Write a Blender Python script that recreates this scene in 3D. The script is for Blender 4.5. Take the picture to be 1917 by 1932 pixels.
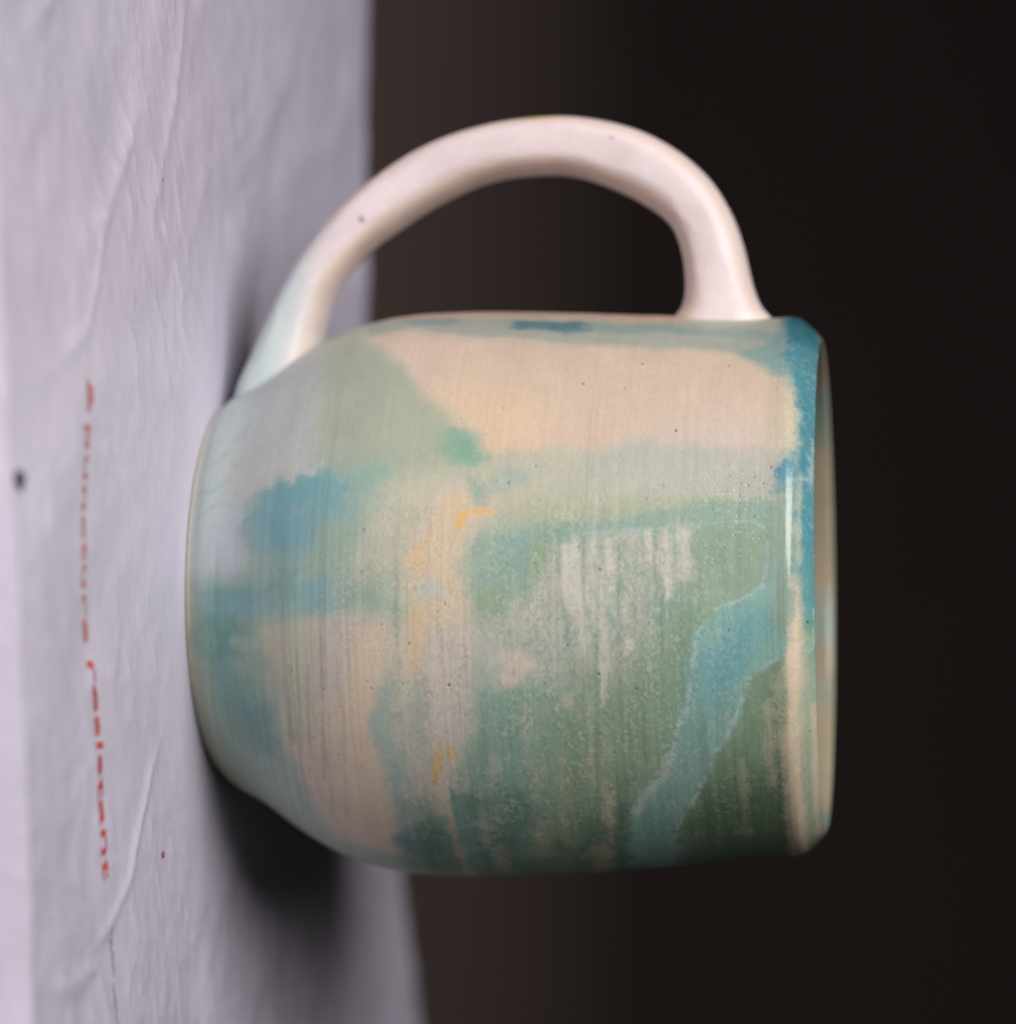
import bpy, bmesh, math, random
import numpy as np
from mathutils import Vector, Matrix

for o in list(bpy.data.objects):
    bpy.data.objects.remove(o, do_unlink=True)
scene = bpy.context.scene
COL = scene.collection
MM = 0.001

# ------------------------------------------------------------------ camera
# the photograph is turned on its side: the mug stands upright on the mailer,
# and the camera is rolled a quarter turn, so world "up" is picture right.
CAM_Y, CAM_Z = -0.480, 0.1074
PITCH, YAW = math.radians(-7.63), math.radians(1.41)
cam_data = bpy.data.cameras.new("camera")
cam = bpy.data.objects.new("camera", cam_data)
COL.objects.link(cam)
fwd = Vector((-math.sin(YAW) * math.cos(PITCH), math.cos(YAW) * math.cos(PITCH), math.sin(PITCH)))
right = fwd.cross(Vector((0, 0, 1))).normalized()
upv = right.cross(fwd).normalized()
# camera X = upright "up", camera Y = upright "left"
rot = Matrix((upv, -right, -fwd)).transposed()
cam.matrix_world = Matrix.Translation((0, CAM_Y, CAM_Z)) @ rot.to_4x4()
cam_data.sensor_fit = 'HORIZONTAL'
cam_data.sensor_width = 36.0
cam_data.lens = 36.0 * 6050.0 / 1917.0
cam_data.clip_start = 0.02
cam_data.clip_end = 50.0
cam_data.dof.use_dof = True
cam_data.dof.focus_distance = 0.443
cam_data.dof.aperture_fstop = 10.5
scene.camera = cam

# ------------------------------------------------------------------ light
world = bpy.data.worlds.new("World")
scene.world = world
world.use_nodes = True
bg = world.node_tree.nodes["Background"]
bg.inputs[0].default_value = (0.80, 0.84, 1.0, 1)
bg.inputs[1].default_value = 0.0025

def area_lamp(name, az, el, dist, sx, sy, watts, color, target=(0, 0, 0.04)):
    d = bpy.data.lights.new(name, 'AREA')
    d.shape = 'RECTANGLE'
    d.size, d.size_y = sx, sy
    d.energy = watts
    d.color = color
    ob = bpy.data.objects.new(name, d)
    COL.objects.link(ob)
    a, e = math.radians(az), math.radians(el)
    t = Vector(target)
    p = t + dist * Vector((math.sin(a) * math.cos(e), -math.cos(a) * math.cos(e), math.sin(e)))
    ob.location = p
    ob.rotation_euler = (t - p).to_track_quat('-Z', 'Y').to_euler()
    return ob

key = area_lamp("window_light", -31, 38, 0.85, 0.56, 0.52, 3.3, (1.0, 0.965, 0.975))
key.data.spread = math.radians(110)
rim_strip = area_lamp("rim_highlight_strip", 10, 44, 0.95, 0.85, 0.02, 0.17, (1.0, 0.97, 0.95))  # strip lamp added to draw out the highlight along the lip

scene.view_settings.view_transform = 'Standard'
scene.view_settings.look = 'None'
scene.view_settings.exposure = 0.0
scene.view_settings.gamma = 1.0
scene.view_settings.use_curve_mapping = False
scene.render.engine = 'CYCLES'

# ------------------------------------------------------------------ numpy noise
def _hash(ix, iy, seed):
    n = (ix.astype(np.int64) * 374761393 + iy.astype(np.int64) * 668265263 + seed * 974634731) & 0xffffffff
    n = ((n ^ (n >> 13)) * 1274126177) & 0xffffffff
    n = n ^ (n >> 16)
    return (n & 0xffffff).astype(np.float64) / float(0xffffff)

def vnoise(x, y, seed=0):
    ix, iy = np.floor(x), np.floor(y)
    fx, fy = x - ix, y - iy
    fx = fx * fx * fx * (fx * (fx * 6 - 15) + 10)
    fy = fy * fy * fy * (fy * (fy * 6 - 15) + 10)
    a, b = _hash(ix, iy, seed), _hash(ix + 1, iy, seed)
    c, d = _hash(ix, iy + 1, seed), _hash(ix + 1, iy + 1, seed)
    return (a + (b - a) * fx) * (1 - fy) + (c + (d - c) * fx) * fy

def fbm(x, y, seed=0, octaves=4, gain=0.5):
    s, amp, tot = 0.0, 1.0, 0.0
    for k in range(octaves):
        s = s + amp * vnoise(x * 2 ** k + 17.3 * k, y * 2 ** k - 9.1 * k, seed + 31 * k)
        tot += amp
        amp *= gain
    return s / tot

def sstep(a, b, x):
    t = np.clip((x - a) / (b - a), 0, 1)
    return t * t * (3 - 2 * t)

def cr_curve(P, n):
    """Catmull-Rom through the points P, n samples, even in arc length."""
    P = np.asarray(P, float)
    Q = np.vstack([2 * P[0] - P[1], P, 2 * P[-1] - P[-2]])
    out = []
    for i in range(1, len(Q) - 2):
        t = np.linspace(0, 1, 40, endpoint=False)[:, None]
        p0, p1, p2, p3 = Q[i - 1], Q[i], Q[i + 1], Q[i + 2]
        out.append(0.5 * (2 * p1 + (p2 - p0) * t + (2 * p0 - 5 * p1 + 4 * p2 - p3) * t ** 2
                          + (3 * p1 - p0 - 3 * p2 + p3) * t ** 3))
    out.append(Q[-2][None, :])
    C = np.vstack(out)
    s = np.r_[0, np.cumsum(np.linalg.norm(np.diff(C, axis=0), axis=1))]
    t = np.linspace(0, s[-1], n)
    return np.stack([np.interp(t, s, C[:, k]) for k in range(C.shape[1])], 1)

# ------------------------------------------------------------------ mug shape (millimetres)
# (radius, height) up the outside, over the lip and down the inside
OUTER = [(28.3, 0.12), (28.45, 0.6), (28.95, 1.25), (30.2, 2.7), (32.6, 7.2), (36.0, 12.2), (38.4, 16.2), (40.0, 19.8), (41.2, 23.8),
         (42.0, 28.0), (42.4, 33.0), (42.5, 42.0), (41.9, 56.0), (41.0, 70.0), (40.3, 80.0), (40.05, 84.0)]
LIP = [(40.05, 84.0), (40.1, 85.6), (40.0, 86.7), (39.65, 87.55), (39.05, 88.3), (38.2, 89.2), (37.3, 89.95), (36.6, 90.4), (36.1, 90.35), (35.7, 89.7), (35.6, 88.6)]
INNER = [(35.6, 88.6), (36.1, 82.0), (37.0, 66.0), (37.8, 45.0), (37.4, 30.0), (34.6, 19.0), (29.0, 10.0), (20.0, 6.5), (8.0, 5.8), (0.05, 5.7)]
BASE = [(0.05, 0.5), (14.0, 0.45), (22.0, 0.3), (24.5, 0.0), (27.9, 0.0), (28.3, 0.12)]

def mug_point(r, h, th):
    """point on the mug for a profile radius and height (mm) and an angle (radians, 0 = front)."""
    h = h * 1.011
    k = h / 90.0
    ax = 0.60 * np.sin(np.clip(k, 0, 1) * math.pi) - 1.0 * k * k           # the thrown body leans a little
    rr = r * (1 + 0.0035 * np.sin(2 * th + 0.7) * k + 0.0030 * np.sin(3 * th + 2.0 + 2.2 * k))
    hh = h + sstep(60, 90, h) * (0.40 * np.sin(th + 0.12) - 0.68 - 0.20 * np.cos(th))
    return ax + rr * np.sin(th), -rr * np.cos(th), hh
# (kind, colour, opacity, softness, edge noise, noise size, speckle, half width, outline in degrees round the mug / mm up)
PATCHES = [
    ('f', (178, 180, 176), 0.9, 1.6, 0.8, 4, 0, 0.0, [(-92.7, 0.1), (-100.9, 6.3), (-95.8, 15.8), (-53.5, 19.4), (-38.0, 20.0), (-26.0, 20.7), (-25.0, 17.6), (-23.8, 11.6), (-16.0, 9.1), (-3.2, 7.2), (-1.8, 1.4), (-17.5, 0.1), (-46.0, 0.1)]),
    ('f', (176, 192, 186), 0.75, 3, 0.6, 5, 0, 0.0, [(-92.7, 0.1), (-89.9, 3.0), (-57.5, 7.6), (-33.5, 6.6), (-15.5, 5.9), (-4.5, 4.6), (-2.5, 0.9), (-17.5, 0.1), (-88.1, 0.1)]),  # pale aqua low on the left, with mailer bounce light painted in
    ('f', (172, 176, 184), 0.6, 2.5, 0.6, 5, 0, 0.0, [(-19.0, 4.0), (-13.8, 7.7), (-5.0, 8.0), (-4.5, 3.7), (-12.0, 3.0)]),
    ('f', (157, 163, 141), 0.92, 2.0, 0.5, 4, 0.05, 0.0, [(-89.2, 15.4), (-65.0, 23.2), (-51.2, 31.0), (-41.2, 35.7), (-33.8, 39.9), (-26.5, 42.9), (-23.2, 40.6), (-21.8, 31.8), (-24.5, 22.3), (-36.5, 20.1)]),
    ('f', (166, 168, 142), 0.5, 3, 1, 5, 0.05, 0.0, [(-49.0, 28.9), (-39.2, 35.1), (-27.8, 40.3), (-20.2, 33.3), (-27.0, 28.4)]),
    ('f', (196, 165, 146), 1, 0.8, 0.3, 4, 0, 0.0, [(-116.0, 25.2), (-112.3, 70.1), (-74.0, 70.9), (-72.2, 59.0), (-73.0, 39.6), (-74.2, 30.0), (-74.0, 25.3)]),
    ('f', (158, 160, 148), 0.9, 0.7, 0.3, 4, 0, 0.0, [(-79.0, 23.1), (-74.2, 30.0), (-72.2, 39.6), (-71.0, 59.2), (-71.8, 85.4), (-54.2, 85.9), (-55.2, 77.4), (-57.5, 63.9), (-60.8, 40.8), (-66.5, 29.3), (-63.5, 25.0)]),
    ('f', (58, 118, 132), 0.85, 0.8, 0.6, 3, 0.15, 0.0, [(-70.0, 45.0), (-69.8, 52.4), (-69.2, 56.6), (-64.0, 56.8), (-64.0, 52.0), (-64.8, 45.8)]),
    ('f', (120, 150, 148), 0.6, 0.7, 0.4, 3, 0, 0.0, [(-69.2, 56.6), (-68.8, 71.1), (-66.8, 84.8), (-62.0, 84.9), (-64.0, 71.4), (-65.0, 56.4)]),
    ('f', (118, 146, 146), 0.6, 0.6, 0.4, 3, 0, 0.0, [(-76.0, 28.2), (-72.8, 36.5), (-68.2, 37.0), (-68.0, 30.8)]),
    ('f', (206, 178, 156), 1, 1.4, 0.35, 5, 0, 0.0, [(-64.5, 24.0), (-65.0, 29.5), (-59.8, 40.9), (-57.5, 63.9), (-55.2, 77.4), (-51.0, 83.0), (-44.0, 86.7), (-36.8, 88.1), (-30.5, 87.9), (-27.2, 86.4), (-27.8, 80.4), (-28.8, 72.9), (-28.2, 57.9), (-26.0, 45.2), (-29.8, 43.2), (-36.2, 39.5), (-43.5, 35.1), (-51.2, 30.6)]),
    ('f', (216, 180, 142), 0.55, 2.5, 1, 6, 0, 0.0, [(-42.0, 36.4), (-44.8, 42.2), (-39.0, 50.1), (-29.0, 52.0), (-26.5, 45.2), (-32.0, 41.6)]),
    ('f', (198, 182, 174), 0.6, 3, 1, 6, 0, 0.0, [(-38.0, 67.2), (-35.5, 80.4), (-27.5, 86.4), (-27.5, 80.5), (-28.5, 67.5)]),
    ('f', (191, 178, 146), 0.6, 1.6, 0.6, 5, 0, 0.0, [(-51.0, 82.2), (-43.2, 86.9), (-34.5, 88.0), (-29.0, 87.2), (-32.8, 83.3), (-42.5, 84.0)]),
    ('f', (205, 176, 150), 0.5, 3, 1, 5, 0, 0.0, [(-50.0, 55.3), (-48.8, 68.2), (-35.5, 69.6), (-34.0, 59.0)]),
    ('f', (181, 177, 156), 1, 1.2, 0.5, 5, 0.1, 0.0, [(-26.0, 45.2), (-28.2, 57.9), (-28.8, 72.9), (-27.2, 86.4), (-16.8, 85.3), (-17.2, 73.0), (-17.8, 64.7), (-15.5, 51.0), (-17.5, 47.3), (-22.2, 44.7)]),
    ('f', (178, 175, 168), 0.7, 2.0, 0.6, 4, 0.15, 0.0, [(-28.0, 61.5), (-27.2, 85.8), (-18.0, 84.6), (-18.8, 69.3), (-24.5, 59.5)]),
    ('f', (172, 174, 146), 0.9, 1.2, 0.6, 4, 0.15, 0.0, [(-16.8, 48.1), (-18.0, 64.7), (-17.0, 74.5), (-16.5, 84.3), (-14.5, 80.5), (-13.0, 65.7), (-11.8, 56.9), (-10.8, 48.3), (-13.2, 46.0)]),
    ('f', (188, 176, 150), 0.7, 1.5, 1, 4, 0.2, 0.0, [(-26.5, 43.7), (-25.5, 47.8), (-20.0, 50.9), (-15.8, 48.1), (-16.8, 43.7), (-22.2, 42.1)]),
    ('f', (182, 176, 152), 0.9, 2, 1, 5, 0.15, 0.0, [(-22.8, 24.8), (-22.2, 33.3), (-24.2, 41.9), (-16.8, 46.0), (-10.8, 43.9), (3.0, 43.2), (4.0, 34.6), (5.2, 24.7), (-2.8, 24.7), (-14.0, 29.0)]),
    ('f', (138, 163, 145), 1, 1.6, 1.0, 4, 0.3, 0.0, [(-9.8, 43.2), (-10.8, 53.3), (-12.2, 65.7), (-14.0, 84.0), (-1.5, 84.6), (8.2, 87.9), (25.2, 88.3), (118, 85.8), (118, 36.7), (48.5, 38.3), (31.8, 41.7), (18.2, 43.4), (3.0, 43.2)]),
    ('f', (132, 154, 122), 0.75, 2.5, 1.5, 6, 0.25, 0.0, [(13.5, 58.4), (9.2, 73.0), (20.0, 72.9), (37.5, 68.6), (54.0, 62.6), (118, 59.9), (118, 49.1), (52.5, 50.7), (27.5, 53.7)]),
    ('f', (124, 156, 142), 0.65, 2.5, 1.2, 6, 0.3, 0.0, [(18.2, 43.7), (20.8, 50.9), (39.8, 50.9), (60.3, 45.7), (118, 43.2), (118, 35.9), (51.8, 38.5), (29.2, 41.9)]),
    ('f', (116, 142, 108), 0.85, 1.8, 1, 4, 0.4, 0.0, [(19.5, 81.2), (14.3, 86.4), (21.8, 88.5), (118, 85.9), (118, 67.3), (60.0, 70.3), (43.8, 73.7), (35.8, 76.3), (27.2, 79.1)]),
    ('f', (66, 98, 68), 0.65, 3.6, 1, 5, 0.15, 0.0, [(62.5, 70.6), (48.8, 73.5), (42.0, 81.4), (44.0, 86.4), (118, 85.4), (118, 67.3)]),
    ('f', (74, 112, 86), 0.75, 2.4, 1, 4, 0.15, 0.0, [(53.2, 58.2), (44.0, 64.7), (118, 60.5), (118, 53.0)]),
    ('f', (126, 158, 118), 0.55, 1.0, 0.5, 3, 0.1, 0.0, [(20.0, 72.9), (11.0, 74.2), (4.2, 76.5), (4.0, 73.2), (15.5, 71.6), (31.0, 69.3), (41.5, 66.7), (38.8, 68.6)]),
    ('f', (190, 180, 166), 0.8, 1.8, 1.5, 3, 0.75, 0.0, [(-9.2, 52.2), (-11.0, 64.9), (-10.8, 72.4), (-5.0, 72.4), (-1.2, 68.6), (-0.5, 62.8), (2.5, 57.7), (8.2, 51.9), (7.5, 46.2), (2.2, 48.4), (-3.7, 52.0)]),
    ('f', (190, 180, 168), 0.6, 1.8, 1.5, 3, 0.8, 0.0, [(3.2, 44.0), (0.2, 54.8), (-1.2, 65.7), (5.0, 69.5), (15.0, 65.6), (18.8, 56.8), (17.2, 48.1), (14.3, 44.2)]),
    ('l', (208, 198, 184), 0.8, 0.5, 0.5, 2.5, 0.4, 0.69, [(-10.5, 57.1), (-3.5, 57.4), (3.5, 57.6)]),
    ('l', (208, 198, 184), 0.8, 0.5, 0.5, 2.5, 0.4, 0.46, [(-10.0, 59.7), (-1.8, 59.9), (6.5, 60.2)]),
    ('l', (208, 198, 184), 0.8, 0.5, 0.5, 2.5, 0.4, 0.54, [(-8.5, 55.9), (-3.0, 56.1), (2.5, 56.3)]),
    ('l', (208, 198, 184), 0.8, 0.5, 0.5, 2.5, 0.4, 0.31, [(-9.5, 61.8), (-5.0, 62.0), (-0.5, 62.3)]),
    ('l', (208, 198, 184), 0.8, 0.5, 0.5, 2.5, 0.4, 0.62, [(-11.5, 69.8), (-5.2, 70.0), (1.0, 70.3)]),
    ('l', (208, 198, 184), 0.8, 0.5, 0.5, 2.5, 0.4, 0.92, [(-10.2, 72.4), (-6.8, 72.6), (-3.0, 72.9)]),
    ('l', (208, 198, 184), 0.8, 0.5, 0.5, 2.5, 0.4, 0.31, [(-11.5, 67.3), (-8.2, 67.5), (-5.2, 67.7)]),
    ('l', (208, 198, 184), 0.8, 0.5, 0.5, 2.5, 0.4, 0.54, [(-3.5, 58.4), (4.5, 58.5), (12.5, 58.7)]),
    ('l', (208, 198, 184), 0.8, 0.5, 0.5, 2.5, 0.4, 0.46, [(-1.5, 61.0), (10.2, 61.2), (22.2, 61.0)]),
    ('l', (208, 198, 184), 0.8, 0.5, 0.5, 2.5, 0.4, 0.38, [(1.8, 64.2), (6.2, 64.4), (10.8, 64.6)]),
    ('f', (208, 188, 172), 0.9, 0.8, 0.6, 2.5, 0.3, 0.0, [(17.5, 46.2), (10.8, 46.8), (12.2, 51.2), (13.8, 51.7), (17.0, 49.3)]),
    ('f', (206, 188, 172), 0.6, 0.8, 0.8, 2, 0.5, 0.0, [(20.8, 55.3), (21.0, 57.4), (24.2, 56.6), (23.5, 55.3)]),
    ('l', (200, 184, 158), 0.6, 0.8, 0.8, 2.5, 0.8, 0.6, [(31.8, 45.3), (46.8, 44.7), (72.5, 42.9)]),
    ('l', (200, 184, 158), 0.48, 0.8, 0.8, 2.5, 0.8, 0.4, [(8.5, 59.2), (24.5, 59.0), (43.2, 58.7)]),
    ('l', (200, 184, 158), 0.72, 0.8, 0.8, 2.5, 0.8, 0.6, [(28.0, 60.8), (43.5, 60.5), (68.2, 59.4)]),
    ('l', (200, 184, 158), 0.72, 0.8, 0.8, 2.5, 0.8, 0.5, [(43.8, 61.0), (55.8, 60.5), (79.2, 59.4)]),
    ('l', (200, 184, 158), 0.6, 0.8, 0.8, 2.5, 0.8, 0.8, [(48.5, 45.8), (59.0, 45.2), (78.8, 43.9)]),
    ('l', (200, 184, 158), 0.36, 0.8, 0.8, 2.5, 0.8, 0.5, [(35.8, 51.0), (46.5, 50.7), (60.8, 50.1)]),
    ('l', (200, 184, 158), 0.48, 0.8, 0.8, 2.5, 0.8, 0.5, [(45.2, 42.7), (56.5, 42.1), (78.0, 40.4)]),
    ('l', (200, 184, 158), 0.54, 0.8, 0.8, 2.5, 0.8, 0.9, [(24.2, 84.0), (33.5, 84.0), (44.0, 84.1)]),
    ('l', (200, 184, 158), 0.42, 0.8, 0.8, 2.5, 0.8, 0.7, [(37.5, 79.9), (48.0, 79.9), (62.8, 79.6)]),
    ('l', (200, 184, 158), 0.48, 0.8, 0.8, 2.5, 0.8, 0.8, [(18.8, 85.6), (26.8, 85.6), (35.5, 85.8)]),
    ('l', (200, 184, 158), 0.48, 0.8, 0.8, 2.5, 0.8, 0.5, [(21.8, 50.2), (28.0, 50.2), (34.5, 50.2)]),
    ('l', (200, 184, 158), 0.42, 0.8, 0.8, 2.5, 0.8, 0.5, [(32.2, 55.0), (41.5, 54.6), (52.8, 54.3)]),
    ('l', (104, 134, 110), 0.5, 0.35, 0.3, 4, 0.2, 0.17, [(-6.5, 60.0), (24.0, 60.0), (78.0, 57.7)]),
    ('l', (104, 134, 110), 0.45, 0.35, 0.3, 4, 0.2, 0.15, [(19.0, 60.3), (39.2, 59.9), (78.0, 58.2)]),
    ('l', (104, 134, 110), 0.4, 0.35, 0.3, 4, 0.2, 0.15, [(28.0, 60.8), (46.8, 60.3), (92.2, 58.5)]),
    ('l', (104, 134, 110), 0.4, 0.35, 0.3, 4, 0.2, 0.19, [(-10.8, 55.1), (-1.0, 55.4), (8.5, 56.3)]),
    ('l', (104, 134, 110), 0.4, 0.35, 0.3, 4, 0.2, 0.19, [(-10.5, 58.4), (4.0, 58.7), (19.0, 59.2)]),
    ('l', (104, 134, 110), 0.35, 0.35, 0.3, 4, 0.2, 0.23, [(-11.5, 68.3), (-1.2, 68.6), (9.0, 69.3)]),
    ('l', (104, 134, 110), 0.3, 0.35, 0.3, 4, 0.2, 0.15, [(-11.5, 63.1), (8.8, 63.4), (30.5, 63.6)]),
    ('l', (104, 134, 110), 0.3, 0.35, 0.3, 4, 0.2, 0.38, [(-10.0, 77.6), (-5.0, 77.9), (0.2, 78.7)]),
    ('l', (104, 134, 110), 0.3, 0.35, 0.3, 4, 0.2, 0.46, [(-11.0, 79.9), (-6.8, 80.2), (-2.8, 80.9)]),
    ('l', (136, 165, 150), 0.8, 0.8, 0.4, 4, 0.15, 1.0, [(-9.5, 47.6), (-11.2, 55.4), (-12.8, 64.1), (-14.8, 73.0), (-15.5, 80.5), (-14.8, 84.0)]),
    ('l', (138, 164, 152), 0.65, 0.9, 0.4, 4, 0.2, 1.23, [(-14.8, 84.0), (-8.8, 85.3), (-2.5, 84.9), (0.5, 84.1)]),
    ('f', (146, 164, 138), 0.7, 1.4, 0.6, 4, 0.3, 0.0, [(-10.2, 75.3), (-12.5, 83.6), (-2.5, 84.1), (1.5, 80.7), (4.2, 74.7), (-3.0, 73.9)]),
    ('l', (170, 188, 186), 0.55, 0.14, 0.5, 1.4, 0.35, 0.12, [(-11.0, 58.4), (-11.8, 69.5), (-12.8, 79.9), (-12.0, 83.5), (-6.8, 84.1), (-1.5, 83.8), (0.8, 83.1)]),
    ('f', (138, 178, 164), 0.95, 0.6, 0.6, 2.5, 0.08, 0.0, [(-4.5, 87.9), (8.0, 87.2), (14.3, 86.2), (19.2, 81.4), (27.2, 79.1), (36.0, 75.8), (45.2, 73.0), (56.0, 70.3), (78.2, 68.3), (73.8, 62.3), (54.2, 63.9), (48.0, 64.7), (37.8, 69.3), (28.8, 71.1), (18.8, 73.2), (12.2, 74.0), (5.2, 76.0), (2.5, 80.5), (-0.5, 83.6), (-4.5, 85.1)]),
    ('f', (94, 158, 172), 0.8, 2.2, 1.0, 5, 0.08, 0.0, [(8.5, 76.8), (4.5, 82.0), (9.0, 83.5), (16.2, 80.5), (22.5, 76.6), (20.0, 74.5)]),
    ('f', (116, 160, 156), 0.5, 1.8, 0.8, 5, 0.1, 0.0, [(24.2, 72.1), (23.5, 76.6), (39.5, 73.2), (49.5, 69.0), (36.2, 70.3)]),
    ('f', (104, 154, 152), 0.5, 1.6, 0.6, 4, 0.1, 0.0, [(50.8, 65.1), (44.8, 70.0), (84.8, 67.2), (83.5, 62.0)]),
    ('l', (172, 194, 192), 0.75, 0.12, 0.9, 1.1, 0.55, 0.14, [(0.0, 83.6), (2.5, 80.5), (4.5, 76.1), (8.2, 74.5), (12.5, 73.9), (18.8, 73.2), (24.2, 72.6), (29.0, 70.9), (37.5, 69.6), (41.0, 67.7), (47.2, 65.1), (54.2, 63.9)]),
    ('l', (172, 194, 192), 0.8, 0.12, 0.8, 1.1, 0.5, 0.15, [(13.8, 86.4), (16.5, 83.3), (19.2, 81.4), (26.3, 79.4), (30.8, 77.9), (36.0, 75.8), (42.5, 73.9), (47.8, 72.4), (53.2, 70.6), (62.2, 69.5)]),
    ('l', (200, 196, 186), 0.5, 0.4, 0.8, 1.6, 0.7, 0.69, [(35.0, 69.6), (40.0, 68.6), (44.2, 65.7), (50.5, 64.4)]),
    ('f', (196, 180, 160), 0.95, 1.2, 1.0, 2.5, 0.5, 0.0, [(-18.5, 33.4), (-21.0, 39.1), (-21.8, 43.9), (-16.2, 46.3), (-11.2, 44.2), (-5.8, 43.1), (3.0, 43.2), (18.2, 43.5), (29.2, 42.6), (39.5, 40.3), (48.5, 37.7), (42.2, 36.2), (44.0, 32.3), (32.0, 32.4), (27.2, 31.1), (18.5, 32.1), (10.0, 32.3), (3.0, 34.6), (-6.8, 33.7), (-13.2, 35.4)]),
    ('f', (208, 184, 152), 0.75, 1.5, 0.8, 4, 0.1, 0.0, [(-11.8, 35.9), (-15.8, 42.2), (-5.8, 42.9), (4.0, 42.9), (10.0, 42.6), (8.0, 35.2), (3.0, 34.1), (-5.8, 34.4)]),
    ('f', (196, 182, 178), 0.6, 1.5, 1.2, 2.5, 0.6, 0.0, [(7.0, 38.8), (5.0, 44.0), (18.2, 44.2), (29.2, 42.2), (27.0, 36.0), (16.2, 35.7)]),
    ('f', (140, 160, 152), 0.6, 1.2, 1.0, 2.5, 0.7, 0.0, [(22.8, 32.1), (16.2, 35.7), (27.0, 36.0), (39.5, 36.4), (42.5, 32.8)]),
    ('f', (212, 180, 138), 0.6, 1.2, 0.6, 3, 0.15, 0.0, [(-17.0, 39.0), (-19.0, 42.1), (-15.8, 42.7), (-13.8, 39.5), (-10.8, 37.7), (-6.8, 37.0), (-3.7, 35.2), (-6.8, 34.6), (-10.8, 35.9)]),
    ('f', (220, 170, 92), 0.9, 0.5, 0.4, 2, 0.15, 0.0, [(-11.8, 40.8), (-13.2, 41.3), (-14.8, 42.4), (-15.5, 45.2), (-14.3, 45.0), (-13.5, 43.1), (-12.2, 41.9)]),
    ('f', (214, 174, 120), 0.8, 0.7, 0.5, 2.5, 0.1, 0.0, [(-7.8, 34.6), (-8.8, 36.7), (-5.2, 36.4), (-4.8, 34.4)]),
    ('f', (214, 174, 122), 0.75, 0.7, 0.5, 2.5, 0.15, 0.0, [(3.0, 34.1), (3.0, 35.4), (12.0, 35.5), (16.2, 34.9), (10.0, 34.4)]),
    ('f', (206, 162, 82), 0.9, 0.4, 0.4, 2, 0.15, 0.0, [(38.0, 36.8), (34.2, 37.2), (28.0, 38.3), (29.2, 38.6), (36.8, 38.2), (40.8, 37.3)]),
    ('f', (206, 164, 88), 0.8, 0.4, 0.4, 2, 0.2, 0.0, [(30.2, 39.0), (30.2, 40.1), (33.5, 40.1), (32.2, 39.3)]),
    ('f', (172, 186, 186), 0.85, 1.0, 0.4, 3, 0.1, 0.0, [(-2.0, 35.7), (-2.0, 38.2), (-1.0, 39.1), (0.0, 37.8), (-0.5, 35.9)]),
    ('f', (186, 176, 172), 0.5, 1.2, 0.6, 3, 0.2, 0.0, [(-11.8, 36.5), (-10.8, 34.4), (-7.3, 34.1), (-8.8, 35.9)]),
    ('f', (150, 166, 146), 0.85, 2.0, 1.0, 4, 0.2, 0.0, [(-25.0, 20.0), (-27.8, 23.7), (-25.8, 31.1), (-20.2, 31.0), (-14.0, 28.4), (-5.8, 26.6), (-0.8, 24.7), (0.2, 18.4), (-4.2, 11.6), (-12.0, 9.6), (-22.5, 12.6)]),
    ('f', (128, 164, 162), 0.85, 2.4, 1.4, 4, 0.2, 0.0, [(-23.8, 9.9), (-25.0, 15.9), (-24.0, 24.0), (-17.2, 26.6), (-11.0, 25.3), (-6.0, 21.5), (-4.5, 15.9), (-9.2, 10.6), (-16.8, 9.0)]),
    ('f', (98, 152, 162), 0.8, 2.4, 1.3, 4, 0.15, 0.0, [(-19.2, 11.0), (-21.5, 15.2), (-17.0, 19.2), (-11.5, 19.1), (-7.3, 16.7), (-8.2, 12.4), (-14.5, 10.0)]),
    ('f', (98, 154, 162), 0.8, 1.1, 1.3, 2.5, 0.15, 0.0, [(-23.2, 12.6), (-24.2, 16.4), (-25.8, 19.5), (-23.0, 23.2), (-19.2, 23.1), (-18.0, 19.5), (-19.8, 15.4)]),
    ('f', (108, 156, 160), 0.6, 1.6, 1.4, 3, 0.2, 0.0, [(-23.5, 20.9), (-21.2, 24.8), (-15.2, 25.2), (-16.8, 21.2)]),
    ('f', (180, 180, 174), 0.85, 0.9, 1.0, 2, 0.25, 0.0, [(-36.2, 5.5), (-31.5, 13.7), (-27.2, 20.4), (-25.2, 20.1), (-25.5, 18.0), (-24.2, 17.3), (-25.8, 14.1), (-24.0, 13.0), (-25.0, 10.6), (-20.0, 9.5), (-20.8, 7.5)]),
    ('f', (176, 182, 186), 0.8, 0.8, 1.0, 2.5, 0.1, 0.0, [(-22.0, 4.3), (-19.8, 8.4), (-13.5, 9.1), (-8.0, 10.4), (-3.0, 8.0), (-4.5, 4.6)]),
    ('f', (132, 168, 150), 0.8, 1.0, 0.6, 3, 0.1, 0.0, [(-24.0, 25.5), (-24.8, 30.0), (-21.2, 30.6), (-20.5, 27.2)]),
    ('f', (134, 158, 132), 0.5, 1.6, 0.8, 4, 0.1, 0.0, [(-10.2, 20.7), (-13.0, 25.3), (-8.0, 25.5), (-2.8, 22.5)]),
    ('f', (140, 166, 150), 0.9, 2.2, 1, 5, 0.2, 0.0, [(-1.8, 0.9), (-2.5, 7.2), (-5.5, 11.6), (-4.0, 18.4), (-3.0, 24.7), (-2.8, 31.1), (2.0, 33.1), (4.2, 31.1), (6.0, 18.4), (7.5, 13.3), (17.5, 12.2), (25.0, 15.2), (36.2, 16.8), (52.5, 19.4), (89.6, 18.7), (95.6, 6.3), (89.5, 0.1), (30.2, 0.9), (13.8, 0.1)]),
    ('f', (118, 160, 164), 0.65, 1.8, 1.6, 4, 0.3, 0.0, [(-0.2, 2.9), (-2.5, 9.0), (-2.8, 20.0), (-1.2, 24.7), (2.5, 20.0), (4.5, 9.0), (3.7, 3.7)]),
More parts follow.
